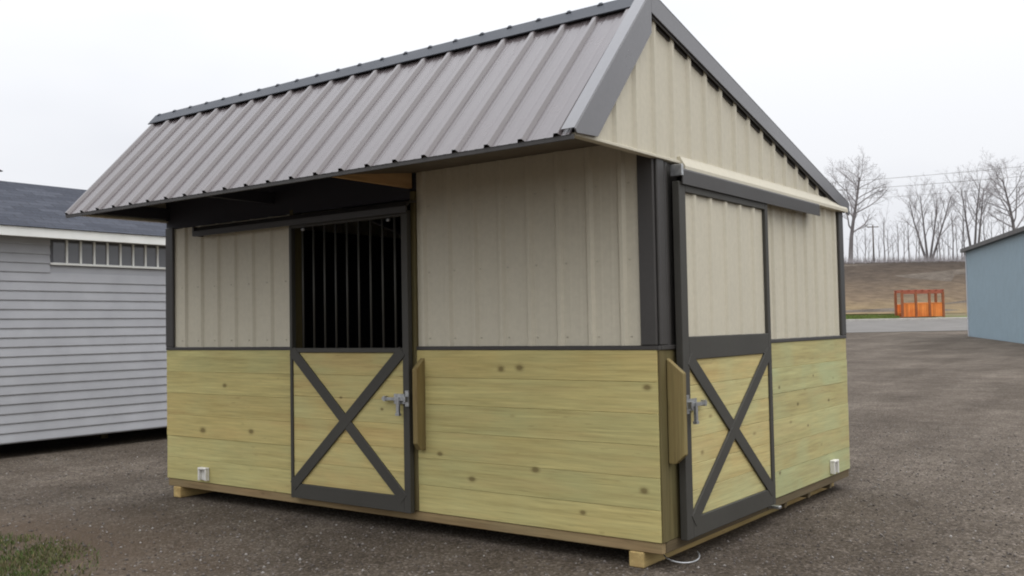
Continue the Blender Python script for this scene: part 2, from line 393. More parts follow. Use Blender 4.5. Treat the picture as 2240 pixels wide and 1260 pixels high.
# belt trim over the boards
sb('belt_trim', -L-.004, -3.185, -.006, .02, ZT, ZT+.026, M_trim, bev=.003)
sb('belt_trim', -1.90, .003, -.006, .02, ZT, ZT+.026, M_trim, bev=.003)
sb('belt_trim', -.02, .006, .022, .40, ZT, ZT+.026, M_trim, bev=.003)
sb('belt_trim', -.02, .006, 1.48, W+.004, ZT, ZT+.026, M_trim, bev=.003)
ZS = ZT+.027
# siding
fm = lambda u, v, n: (u, .019-n, v)
em = lambda u, v, n: (-.019+n, u, v)
for o in ribbed('siding_panel', -4.80, -3.192, ZS, 2.345, fm, M_beige, None, -3.25): kid(o)
for o in ribbed('siding_panel', -1.90, -.09, ZS, 2.53, fm, M_beige, None, -1.84): kid(o)
for o in ribbed('siding_panel', 1.50, 3.31, ZS, 2.44, em, M_beige, None, 1.60): kid(o)
for o in ribbed('siding_panel', -L+.05, -.05, ZS, 2.45, lambda u, v, n: (u, W-.019+n, v), M_beige, None, 0): kid(o)
for o in ribbed('siding_panel', .05, W-.05, ZS, 2.45, lambda u, v, n: (-L+.019-n, u, v), M_beige, None, 0): kid(o)
def screws(pts, nrm, mat):
    bm = bmesh.new()
    for q in pts:
        mtx = Matrix.Translation(Vector(q)) @ Vector(nrm).to_track_quat('Z', 'Y').to_matrix().to_4x4()
        bmesh.ops.create_cone(bm, cap_ends=True, segments=6, radius1=.006, radius2=.003, depth=.006, matrix=mtx)
    tag(kid(bm_obj('siding_screws', bm, mat)), kind='stuff')
M_screw = painted_metal('screw_paint', (0.42, 0.39, 0.31, 1), 0.4, 0.05)
screws([(-1.84+i*RIB+.05, .014, z) for i in range(8) for z in (1.36, 1.82, 2.28)], (0, -1, 0), M_screw)
screws([(-3.25-i*RIB-.05, .014, z) for i in range(7) for z in (1.36, 1.82)], (0, -1, 0), M_screw)
screws([(-.014, 1.60+i*RIB+.05, z) for i in range(8) for z in (1.36, 1.82)], (1, 0, 0), M_screw)
# corner trims
def corner(name, x0, x1, y0, y1, z0, z1):
    kid(box(name, x0, x1, y0, y1, z0, z1, M_trim, None, .006))
corner('corner_trim', -L-.006, -4.775, -.008, .015, ZS, 2.36)
corner('corner_trim', -.118, -.010, -.008, .015, ZS, 2.50)
corner('corner_trim', -.015, .0065, .0155, .105, ZS, 2.408)
corner('corner_trim', -.015, .0065, 3.285, W+.006, ZS, 2.418)
corner('corner_trim', -L-.006, -4.8, W-.015, W+.006, ZS, 2.41)
for o in ribbed('jamb_panel', .10, .46, ZS, 2.41, em, M_trim, None, .155, .014): kid(o)
# inside lining so that the stall stays dark
sb('belt_trim', -L, -.03, W-.02, W+.004, ZT, ZT+.026, M_trim)
sb('belt_trim', -L-.0035, -L+.02, .022, W-.022, ZT, ZT+.026, M_trim)
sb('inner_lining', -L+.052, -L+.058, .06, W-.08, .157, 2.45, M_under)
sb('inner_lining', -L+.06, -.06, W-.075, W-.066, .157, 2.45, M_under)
# header over the left bay and wall up to the ridge
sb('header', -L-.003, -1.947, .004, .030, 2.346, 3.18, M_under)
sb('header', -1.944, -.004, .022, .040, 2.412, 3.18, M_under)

# gable ends
def roofz(y, off=0.0):
    z = ZE + (y-YE)/(YR-YE)*(ZR-ZE) if y < YR else ZR + (y-YR)/(YE2-YR)*(ZE2-ZR)
    return z - off
gm = lambda u, v, n: (-.006+n, u, v)
for o in ribbed('gable_panel', YE+.055, YE2-.12, 2.425, lambda y: max(roofz(y, .05), 2.4251), gm, M_beige, None, .02, extra=(YR,)): kid(o)
for o in ribbed('gable_panel', YE+.055, YE2-.12, 2.425, lambda y: max(roofz(y, .05), 2.4251), lambda u, v, n: (-L-n, u, v), M_beige, None, .02, extra=(YR,)): kid(o)
# gable foot flashing: front return and the sloping drip over the door track
sb('gable_foot_trim', -.03, .018, YE+.03, .335, 2.406, 2.424, M_beige, bev=.003)
prism_pts = [(.016, .30, 2.452), (.021, .30, 2.440), (.050, .30, 2.390), (.050, .30, 2.366), (-.012, .30, 2.366), (-.012, .30, 2.452)]
kid(prism('drip_flashing', prism_pts, (0, 3.10, 0), M_beige, None))
sb('gable_foot_trim', -L-.025, -L+.02, YE+.03, YE2-.1, 2.406, 2.424, M_beige, bev=.003)
# soffit under the right half, open bay on the left with a lookout
for i in range(6):
    a = -1.925 + i*.3175
    kid(prism('soffit_panel', [(a+.002, YE+.012, 2.411), (a+.002, .018, 2.530), (a+.002, .018, 2.538), (a+.002, YE+.012, 2.419)], (.3135, 0, 0), M_soffit, None, .0015))
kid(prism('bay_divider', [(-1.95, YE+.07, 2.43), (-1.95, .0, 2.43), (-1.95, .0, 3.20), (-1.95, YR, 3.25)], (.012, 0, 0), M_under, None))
kid(prism('lookout', [(-1.962, -.84, 2.420), (-1.962, .003, 2.420), (-1.962, .003, 2.545), (-1.962, -.78, 2.545), (-1.962, -.84, 2.475)], (.036, 0, 0), M_look, None, .002))
sb('lookout', -3.45, -3.41, -.76, .003, 2.445, 2.535, M_under, bev=.003)
sb('lookout', -4.87, -4.83, -.77, .003, 2.432, 2.528, M_under, bev=.003)

# roof sheets
fs = math.hypot(YR-YE, ZR-ZE); fd = Vector((0, YR-YE, ZR-ZE))/fs; fn = Vector((0, -fd.z, fd.y))
rs = math.hypot(YE2-YR, ZE2-ZR); rd = Vector((0, YE2-YR, ZE2-ZR))/rs; rn = Vector((0, -rd.z, rd.y))
ORG = XL+.035
def fmap(u, v, n): q = Vector((u, YE, ZE)) + fd*v + fn*n; return q
def rmap(u, v, n): q = Vector((u, YR, ZR)) + rd*v + rn*n; return q
for o in ribbed('roof_panel', XL, XR-.02, -.012, fs-.01, fmap, M_roof, None, ORG, .021, (), .025): kid(o)
for o in ribbed('roof_panel', XL, XR-.02, .01, rs, rmap, M_roof, None, ORG, .021, (), .025): kid(o)
# underside deck and purlins (dark)
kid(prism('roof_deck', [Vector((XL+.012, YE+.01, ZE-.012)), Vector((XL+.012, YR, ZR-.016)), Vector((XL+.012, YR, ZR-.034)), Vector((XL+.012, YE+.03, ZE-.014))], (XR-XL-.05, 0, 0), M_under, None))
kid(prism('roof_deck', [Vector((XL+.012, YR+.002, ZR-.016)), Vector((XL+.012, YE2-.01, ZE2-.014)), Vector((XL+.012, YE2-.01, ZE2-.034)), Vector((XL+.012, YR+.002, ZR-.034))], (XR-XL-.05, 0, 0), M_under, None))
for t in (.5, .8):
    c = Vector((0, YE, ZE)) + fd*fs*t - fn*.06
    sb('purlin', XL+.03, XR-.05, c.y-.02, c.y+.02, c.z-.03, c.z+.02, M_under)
# eave trim
sb('eave_trim', XL+.004, XR-.004, YE-.004, YE+.008, ZE-.034, ZE-.006, M_trim, bev=.002)
sb('eave_trim', XL+.004, XR-.004, YE2-.012, YE2+.004, ZE2-.05, ZE2-.008, M_trim, bev=.002)
# ridge cap with screw heads on every rib
capw = .088
A = Vector((0, YR, ZR)) + fd*(-capw) + fn*.028; B = Vector((0, YR, ZR+.046)); D = Vector((0, YR, ZR)) + rd*capw + rn*.028
ptsc = [A, B, D, D-rn*.010, B-Vector((0, 0, .016)), A-fn*.010]
kid(prism('ridge_cap', [Vector((XL-.03, q.y, q.z)) for q in ptsc], (XR-XL+.01, 0, 0), M_cap, None, .0015))
n = 0
while ORG + n*RIB < XR-.05:
    x = ORG + n*RIB
    c = Vector((x, YR, ZR+.041))
    o = kid(prism('cap_bead', [c+Vector((-.024, -.02, -.01)), c+Vector((-.010, -.012, .009)), c+Vector((.010, -.012, .009)), c+Vector((.024, -.02, -.01))], (0, .04, 0), M_cap, None, .004))
    n += 1
# rake trims (right and left gable): face plate, top flange, dark lip behind
def rake(x, s, lip=True):
    wd = .165
    bot = Vector((0, YE-.006, ZE+.020)); top = Vector((0, YR, ZR+.045)); d = (top-bot).normalized(); nn = Vector((0, -d.z, d.y))
    pf = [bot, top, Vector((0, YR, ZR+.045-.245)), bot + Vector((0, .225, 0)) - Vector((0, 0, .012)), bot+Vector((0, .02, -.022))]
    kid(prism('rake_trim', [Vector((x, q.y, q.z)) for q in pf], (s*.009, 0, 0), M_rake, None, .002))
    e2 = Vector((0, YE2+.03, ZE2+.020)); d2 = (e2-top).normalized(); n2 = Vector((0, -d2.z, d2.y))
    pr2 = [top, e2, e2+Vector((0, 0, -.105)), Vector((0, YR+.0005, ZR+.045-.125))]
    kid(prism('rake_trim', [Vector((x, q.y, q.z)) for q in pr2], (s*.0092, 0, 0), M_rake, None, .002))
    lp = [Vector((0, YR+.03, ZR+.045-.11)), e2+Vector((0, -.17, -.040)), e2+Vector((0, -.17, -.098)), Vector((0, YR+.03, ZR+.045-.160))]
    kid(prism('rake_lip', [Vector((x-s*.035, q.y, q.z)) for q in lp], (s*.009, 0, 0), M_trim, None))
    rt_ = [Vector((0, YR+.012, ZR+.045-.118)), e2+Vector((0, -.10, -.070)), e2+Vector((0, -.10, -.092)), Vector((0, YR+.012, ZR+.045-.142))]
    kid(prism('rake_return', [Vector((x-s*.010, q.y, q.z)) for q in rt_], (s*.007, 0, 0), M_trim, None))
    # top flange folding over the sheets
    kid(prism('rake_flange', [Vector((x-s*.075, q.y, q.z)) for q in (bot+nn*.003, top+nn*.003, top+nn*.006, bot+nn*.006)], (s*.0835, 0, 0), M_rake, None))
    kid(prism('rake_flange', [Vector((x-s*.075, q.y, q.z)) for q in (top+n2*.003, e2+n2*.003, e2+n2*.006, top+n2*.006)], (s*.0835, 0, 0), M_rake, None))
rake(XR, 1)
bm = bmesh.new(); add_box(bm, XL-.012, XL-.003, YE, YE+.02, ZE-.02, ZE, .002); kid(bm_obj('rake_end', bm, M_roof))
lp = [(XL-.006, YE-.004, ZE-.004), (XL-.006, YR, ZR+.005), (XL-.006, YR, ZR-.05), (XL-.006, YE+.05, ZE-.006)]
kid(prism('rake_trim', lp, (.005, 0, 0), M_roof, None))
lp = [(XL-.006, YR, ZR+.005), (XL-.006, YE2, ZE2+.0), (XL-.006, YE2, ZE2-.06), (XL-.006, YR, ZR-.06)]
kid(prism('rake_trim', lp, (.005, 0, 0), M_roof, None))

# ---- sliding door on the front
def latch(bm, base, ax, out, s):
    """slide bolt: plate, barrel, handle, keeper; ax = along the door, out = outward"""
    ax = Vector(ax); out = Vector(out); z = Vector((0, 0, 1))
    def bx(a0, a1, z0, z1, o0, o1):
        vs = []
        for zz in (z0, z1):
            for aa, oo in ((a0, o0), (a1, o0), (a1, o1), (a0, o1)): vs.append(bm.verts.new(base + ax*aa*s + z*zz + out*oo))
        for f in ((0,3,2,1),(4,5,6,7),(0,1,5,4),(1,2,6,5),(2,3,7,6),(3,0,4,7)): bm.faces.new([vs[i] for i in f])
    bx(.0, .10, -.035, .035, .0, .006)
    bx(-.02, .20, -.010, .010, .008, .026)
    bx(.03, .055, -.10, .012, .018, .034)
    bx(.025, .06, -.115, -.098, .014, .038)
    bx(.165, .185, -.018, .018, .0, .03)
    bx(-.045, -.012, -.05, .06, .0, .012)
    bx(-.04, -.02, -.018, .02, .012, .04)
    bmesh.ops.recalc_face_normals(bm, faces=bm.faces[:])
def door_obj(name, x, y, z):
    o = bpy.data.objects.new(name, None); C.objects.link(o); o.location = (x, y, z); o.empty_display_size = .2
    o.parent = shed; o.matrix_parent_inverse = Matrix.Translation(-Vector(shed.location)); return o
def sub(o, d):
    o.parent = d; o.matrix_parent_inverse = Matrix.Translation(-Vector(d.location)); return o
dx0, dx1 = -3.172, -1.925; yf, yb = -.060, -.018
door = door_obj('sliding_door', (dx0+dx1)/2, yf, .15)
db = lambda name, *a, bev=.003: sub(box(name, *a, None, bev), door)
db('stile', dx0, dx0+.028, yf, yb, .150, 2.262, M_frame)
db('stile', dx1-.058, dx1, yf, yb, .150, 2.262, M_frame)
db('bottom_rail', dx0+.0285, dx1-.0585, yf, yb, .152, .262, M_frame)
db('middle_rail', dx0+.0285, dx1-.0585, yf, yb, 1.262, 1.296, M_frame)
db('top_rail', dx0+.0285, dx1-.0585, yf, yb, 2.222, 2.260, M_frame)
hh = (1.262-.262)/6
for i in range(6): db('door_board', dx0+.029, dx1-.059, yf+.012, yb-.004, .2625+i*hh, .2612+(i+1)*hh, M_wooddoor, bev=.002)
for i in range(9):
    x = -3.030 + i*.1213
    sub(tube('bar', [(x, yf+.02, 1.29), (x, yf+.02, 2.23)], .0085, M_frame, None, 8), door)
def brace(name, a, b, wd, off0, off1, nrm, mat, d):
    a, b = Vector(a), Vector(b); t = (b-a).normalized(); nrm = Vector(nrm); s = nrm.cross(t)*wd/2
    pts = [a-s+nrm*off0, a+s+nrm*off0, b+s+nrm*off0, b-s+nrm*off0]
    return sub(prism(name, pts, nrm*(off1-off0), mat, None, .002), d)
ax0, ax1, az0, az1 = dx0+.06, dx1-.09, .262, 1.262
brace('cross_brace', (ax0-.035, yf, az1+.012), (ax1+.03, yf, az0-.02), .082, -.011, .0030, (0, -1, 0), M_frame, door)
brace('cross_brace', (ax0-.035, yf, az0-.02), (ax1+.03, yf, az1+.012), .082, -.011, .0045, (0, -1, 0), M_frame, door)
bm = bmesh.new(); latch(bm, Vector((dx1-.035, yf-.0045, .94)), (-1, 0, 0), (0, -1, 0), 1); sub(bm_obj('latch', bm, M_galv), door)
for x in (-3.0, -2.1):
    sub(tube('hanger_bolt', [(x, yf+.01, 2.205), (x, yf-.012, 2.205)], .013, M_galv, None, 8), door)
# track of the front door
kid(prism('door_track', [(-4.33, -.105, 2.240), (-4.33, -.105, 2.285), (-4.33, -.06, 2.325), (-4.33, .003, 2.330), (-4.33, .003, 2.318), (-4.33, -.055, 2.312), (-4.33, -.092, 2.280), (-4.33, -.092, 2.240)], (2.44, 0, 0), M_trim, None))
sb('track_bracket', -4.36, -4.335, -.10, .0, 2.245, 2.325, M_trim, bev=.002)

# ---- sliding door on the gable end
ey0, ey1 = .182, 1.556; xf, xb = .062, .016
door2 = door_obj('sliding_door', xf, (ey0+ey1)/2, .15)
de = lambda name, *a, bev=.003: sub(box(name, *a, None, bev), door2)
de('stile', xb, xf, ey0, ey0+.085, .150, 2.285, M_frame)
de('stile', xb, xf, ey1-.050, ey1, .150, 2.285, M_frame)
de('bottom_rail', xb, xf, ey0+.0855, ey1-.0505, .152, .270, M_frame)
de('middle_rail', xb, xf, ey0+.0855, ey1-.0505, 1.212, 1.350, M_frame)
de('top_rail', xb, xf, ey0+.0855, ey1-.0505, 2.225, 2.283, M_frame)
hh = (1.212-.27)/6
for i in range(6): de('door_board', xb+.004, xf-.012, ey0+.086, ey1-.051, .2705+i*hh, .2692+(i+1)*hh, M_wooddoory, bev=.002)
for o in ribbed('door_panel', ey0+.086, ey1-.051, 1.351, 2.224, lambda u, v, n: (xf-.024+n*.8, u, v), M_beige, None, .42): sub(o, door2)
brace('cross_brace', (xf, ey0+.085, 1.222), (xf, ey1-.045, .250), .088, -.011, .0030, (1, 0, 0), M_frame, door2)
brace('cross_brace', (xf, ey0+.085, .250), (xf, ey1-.045, 1.222), .088, -.011, .0045, (1, 0, 0), M_frame, door2)
bm = bmesh.new(); latch(bm, Vector((xf+.0045, ey0+.045, .945)), (0, 1, 0), (1, 0, 0), 1); sub(bm_obj('latch', bm, M_galv), door2)
kid(prism('door_track', [(.078, .205, 2.268), (.078, .205, 2.352), (.070, .205, 2.3635), (.020, .205, 2.3645), (.020, .205, 2.355), (.064, .205, 2.354), (.069, .205, 2.346), (.069, .205, 2.268)], (0, 2.40, 0), M_trim, None))
sb('track_bracket', .008, .085, .182, .2045, 2.315, 2.385, M_galv, bev=.003)
sb('door_guide', .0, .085, 1.555, 1.60, .115, .135, M_galv, bev=.004)
# door stops: boards on edge with chamfered ends
kid(prism('door_stop', [(-1.868, .0, 1.225), (-1.868, -.088, 1.150), (-1.868, -.088, .640), (-1.868, -.05, .590), (-1.868, .0, .590)], (.042, 0, 0), M_stop, None, .003))
kid(prism('door_stop', [(.0, .086, 1.228), (.105, .086, 1.140), (.105, .086, .665), (.045, .086, .610), (.0, .086, .610)], (0, .042, 0), M_stop, None, .003))
# white plastic cleats near the feet
def cleat(cx, cy, cz, ax):
    bm = bmesh.new()
    f = (lambda a0, a1, o0, o1, z0, z1: add_box(bm, cx+a0, cx+a1, cy-o1, cy-o0, cz+z0, cz+z1, .004)) if ax == 'x' else \
        (lambda a0, a1, o0, o1, z0, z1: add_box(bm, cx+o0, cx+o1, cy+a0, cy+a1, cz+z0, cz+z1, .004))
    f(-.055, .055, .0, .012, -.055, .055); f(-.055, -.038, .012, .04, -.055, .05); f(.038, .055, .012, .04, -.055, .05); f(-.055, .055, .012, .042, .038, .055)
    o = bm_obj('vent_cleat', bm, M_white); kid(o)
    bm = bmesh.new()
    f(-.025, -.006, .0122, .0135, -.035, .03); f(.008, .025, .0122, .0135, -.035, .03)
    bm.free(); 
cleat(-4.33, .0, .235, 'x'); cleat(0.002, 2.93, .235, 'y')
sb('corner_bolt', -4.89, -4.876, -.012, .0, .14, .155, M_galv)

# loop of wire on the ground under the corner
pts = []
for i in range(15):
    a = math.pi*1.05*i/14 + 2.6
    pts.append((0.0 + .105*math.cos(a+1.35), .215 + .115*math.sin(a+1.35), .062 - .028*math.sin(math.pi*i/14)))
tag(tube('wire_loop', pts, .0042, M_galv, None, 6), 'thin galvanised wire loop under the near corner of the horse shed', 'wire')

# ------------------------------------------------------------------ pale lap-sided shed on the left
m = Mat('grey_vinyl', 0.55, 0, 0.35); p = m.pos()
k = m.mix(1.0, (.355, .358, .375, 1), m.ramp(m.noise(p, 3, 3), (.3, g(.92)), (.7, g(1.05))), 'MULTIPLY')
k = m.mix(1.0, k, m.ramp(m.rnd(), (0, g(.96)), (1, g(1.03))), 'MULTIPLY'); m.col(k); M_vinyl = m.m
m = Mat('white_fascia', 0.5); m.col(m.ramp(m.noise(m.pos(), 4, 3), (.3, (.70, .70, .66, 1)), (.7, (.78, .78, .74, 1)))); M_fascia = m.m
m = Mat('shingles', 0.92, 0, 0.15); p = m.pos()
br = m.n('ShaderNodeTexBrick'); mpn = m.n('ShaderNodeMapping'); mpn.inputs['Rotation'].default_value = (0, 0, math.pi/2)
m.l(p, mpn.inputs[0]); m.l(mpn.outputs[0], br.inputs['Vector'])
br.inputs['Scale'].default_value = 1.0; br.inputs['Brick Width'].default_value = .32; br.inputs['Row Height'].default_value = .13
br.inputs['Mortar Size'].default_value = .006; br.inputs['Color1'].default_value = (.040, .044, .056, 1); br.inputs['Color2'].default_value = (.062, .067, .082, 1); br.inputs['Mortar'].default_value = (.03, .03, .035, 1)
m.col(m.mix(1.0, br.outputs[0], m.ramp(m.noise(p, 60, 2), (.3, g(.75)), (.7, g(1.25))), 'MULTIPLY')); m.bump(br.outputs['Fac'], -.5, .01); M_shing = m.m
m = Mat('window_glass', 0.08, 0, 0.8); m.col((.10, .10, .106, 1)); M_glass = m.m
m = Mat('window_reveal', 0.7); m.col((.10, .10, .11, 1)); M_reveal = m.m
hx, hy0, hy1 = -8.80, -3.2, 5.2
ls = empty('sided_shed', (hx-2, 1, 0), 'long grey lap-sided shed with dark shingle roof and white fascia beside the horse shed', 'shed')
lk = lambda o: child(o, ls)
nC = 22; ch = (2.63-.185)/nC
wy0, wy1, wz0, wz1 = 1.03, 2.82, 2.300, 2.575
def course(y0, y1, z):
    pts = [(hx-.012, y0, z), (hx+.016, y0, z), (hx+.018, y0, z+.008), (hx+.003, y0, z+ch+.004), (hx-.012, y0, z+ch+.004)]
    return lk(prism('siding_board', pts, (0, y1-y0, 0), M_vinyl, None))
c0 = None
for i in range(nC):
    z = .185+i*ch
    if z+ch > wz0-.02 and z < wz1+.02:
        course(hy0, wy0-.03, z); course(wy1+.03, hy1, z)
    elif c0 is None: c0 = course(hy0, hy1, z)
    else:
        o = c0.copy(); C.objects.link(o); o.location = c0.location + Vector((0, 0, z-.185)); o.parent = ls; o.matrix_parent_inverse = c0.matrix_parent_inverse.copy()
lk(box('wall', hx-4.0, hx-.0125, hy0+.01, hy1-.01, .17, 2.63, M_vinyl))
lk(box('window', hx-.0120, hx-.004, wy0-.02, wy1+.02, wz0-.02, wz1+.02, M_reveal))
np_ = 10; pw = (wy1-wy0)/np_
for i in range(np_):
    lk(box('window_pane', hx-.0035, hx+.001, wy0+i*pw+.012, wy0+(i+1)*pw-.012, wz0+.012, wz1, M_glass))
for i in range(1, np_): lk(box('window_mullion', hx-.002, hx+.020, wy0+i*pw-.0115, wy0+i*pw+.0115, wz0+.012, wz1+.02, M_fascia))
lk(box('window_sill', hx-.002, hx+.028, wy0-.03, wy1+.03, wz0-.016, wz0+.0118, M_fascia, None, .003))
lk(box('corner_post', hx-.06, hx+.024, hy1, hy1+.06, .18, 2.63, M_fascia, None, .004))
lk(box('corner_post', hx-.06, hx+.024, hy0-.06, hy0, .18, 2.63, M_fascia, None, .004))
ex, ez, rx, rz = -8.54, 2.700, -10.62, 3.535
lk(box('fascia', ex-.03, ex, hy0-.15, hy1+.15, ez-.115, ez, M_fascia, None, .004))
lk(box('soffit', hx-.01, ex-.031, hy0-.1, hy1+.1, ez-.095, ez-.080, M_fascia))
lk(prism('roof', [(ex+.025, hy0-.18, ez+.003), (rx, hy0-.18, rz), (2*rx-ex, hy0-.18, ez), (2*rx-ex, hy0-.18, ez-.025), (rx, hy0-.18, rz-.03), (ex+.025, hy0-.18, ez-.012+.0135)], (0, hy1-hy0+.36, 0), M_shing, None))
lk(prism('gable', [(hx-.02, hy0+.012, 2.6), (rx, hy0+.012, rz-.06), (2*rx-hx, hy0+.012, 2.6)], (0, .05, 0), M_vinyl, None))
lk(prism('gable', [(hx-.02, hy1-.06, 2.6), (rx, hy1-.06, rz-.06), (2*rx-hx, hy1-.06, 2.6)], (0, .05, 0), M_vinyl, None))
for y in (hy0+.3, hy0+2.9, hy0+5.5, hy1-.3): lk(box('skid', hx-3.95, hx-1.0, y-.05, y+.05, .0, .17, M_post, None, .005))
m_ = bmesh.new()
bmesh.ops.create_cone(m_, cap_ends=True, segments=12, radius1=.05, radius2=.05, depth=.16, matrix=Matrix.Translation((0, 0, .06)))
bmesh.ops.create_cone(m_, cap_ends=True, segments=12, radius1=.11, radius2=.02, depth=.05, matrix=Matrix.Translation((0, 0, .165)))
rv = bm_obj('roof_vent', m_, M_trim); rv.location = (rx, 1.19, rz-.015); lk(rv)

# ------------------------------------------------------------------ blue metal building on the right
M_blue = painted_metal('blue_metal', (.275, .355, .40, 1), .5, .08)
M_bluetrim = painted_metal('pale_corner_metal', (.42, .45, .49, 1), .5, .08)
pa = site(49.7, px(2116, 49.7)); pb = site(39.0, px(2240, 39.0))
dirw = Vector((pb.x-pa.x, pb.y-pa.y, 0)).normalized(); nrmw = Vector((dirw.y, -dirw.x, 0))
if nrmw.dot(Vector((CAM.x-pa.x, CAM.y-pa.y, 0))) < 0: nrmw = -nrmw
blen, bwid, bz0, btop = 24.0, 14.0, -.1, 4.86
bb = empty('metal_building', (pa.x, pa.y, 0), 'pale blue ribbed metal building at the right edge beyond the gravel lot', 'building')
bk = lambda o: child(o, bb)
P0 = Vector((pa.x, pa.y, 0))
for o in ribbed('siding_panel', 0.0, blen, bz0, btop, lambda u, v, n: P0 + dirw*u + nrmw*n*1.2 + Vector((0, 0, v)), M_blue, None, .1): bk(o)
def quad_prism(name, a0, a1, o0, o1, z0, z1, mat):
    c = [P0+dirw*a0+nrmw*o0, P0+dirw*a1+nrmw*o0, P0+dirw*a1+nrmw*o1, P0+dirw*a0+nrmw*o1]
    return bk(prism(name, [Vector((q.x, q.y, z0)) for q in c], (0, 0, z1-z0), mat, None))
quad_prism('wall', .005, blen-.005, -bwid, -.01, bz0, btop-.02, M_blue)
quad_prism('corner_trim', -.05, .13, -.1, .035, bz0, btop, M_bluetrim)
quad_prism('eave_trim', -.3, blen+.3, -.05, .22, btop-.02, btop+.16, M_trim)
rp = [P0+dirw*-.3+nrmw*.22, P0+dirw*-.3-nrmw*bwid/2, P0+dirw*-.3-nrmw*(bwid+.2)]
bk(prism('roof', [rp[0]+Vector((0, 0, btop+.161)), rp[1]+Vector((0, 0, btop+1.9)), rp[2]+Vector((0, 0, btop+.161))], dirw*(blen+.6), M_rake, None))

# ------------------------------------------------------------------ orange timber play shelter by the road
m = Mat('orange_stain', 0.7, 0, 0.3); m.col(m.mix(1.0, m.ramp(m.noise(m.pos(), 1.5, 4), (.3, (.62, .16, .035, 1)), (.7, (.74, .26, .06, 1))), m.ramp(m.rnd(), (0, g(.8)), (1, g(1.15))), 'MULTIPLY')); M_or = m.m
m = Mat('brown_stain', 0.75, 0, 0.3); m.col(m.ramp(m.noise(m.pos(), 2, 4), (.3, (.22, .075, .03, 1)), (.7, (.30, .11, .05, 1)))); M_br = m.m
m = Mat('red_fabric', 0.8, 0, 0.2); m.col(m.ramp(m.noise(m.pos(), 2, 4), (.3, (.30, .09, .055, 1)), (.7, (.38, .12, .075, 1)))); M_rd = m.m
od = 83.2; o0 = px(1966, od); o1 = px(2058, od); oz = hgt(od)+.03
base = site(od, (o0+o1)/2, .03)
osx = empty('timber_shelter', base, 'small orange timber shelter with open bays beside the road', 'shelter')
osx.rotation_euler = (0, 0, -YAW)
def ob(name, x0, x1, y0, y1, z0, z1, mat, bev=.01):
    o = box(name, x0, x1, y0, y1, z0, z1, mat, None, bev); o.parent = osx; return o
hw = (o1-o0)/2
for i in range(4):
    x = -hw+.06 + i*(2*hw-.12)/3
    for y in ((-.5, .9) if i in (0, 3) else (-.5,)): ob('post', x-.09, x+.09, y-.09, y+.09, 0, 2.15, M_br)
ob('top_beam', -hw, hw, -.58, -.42, 2.02, 2.30, M_rd); ob('top_beam', -hw, hw, .82, .98, 2.15, 2.30, M_rd)
for i in range(7):
    x = -hw+.06+i*(2*hw-.12)/6; ob('roof_slat', x-.06, x+.06, -.70, 1.10, 2.305, 2.37, M_rd)
for b in range(3):
    xa = -hw+.14 + b*(2*hw-.12)/3; xb_ = xa + (2*hw-.12)/3-.16; nn = 5; pwid = (xb_-xa)/nn
    for i in range(nn): ob('panel_board', xa+i*pwid+.008, xa+(i+1)*pwid-.008, -.52, -.47, .06, 1.16, M_or, .005)
    ob('rail', xa, xb_, -.54, -.45, 1.165, 1.25, M_or)
    for i in range(nn): ob('panel_board', xa+i*pwid+.008, xa+(i+1)*pwid-.008, .87, .92, .08, 1.15, M_or, .005)
ob('bench', -hw+.2, hw-.2, .2, .75, .40, .47, M_or)

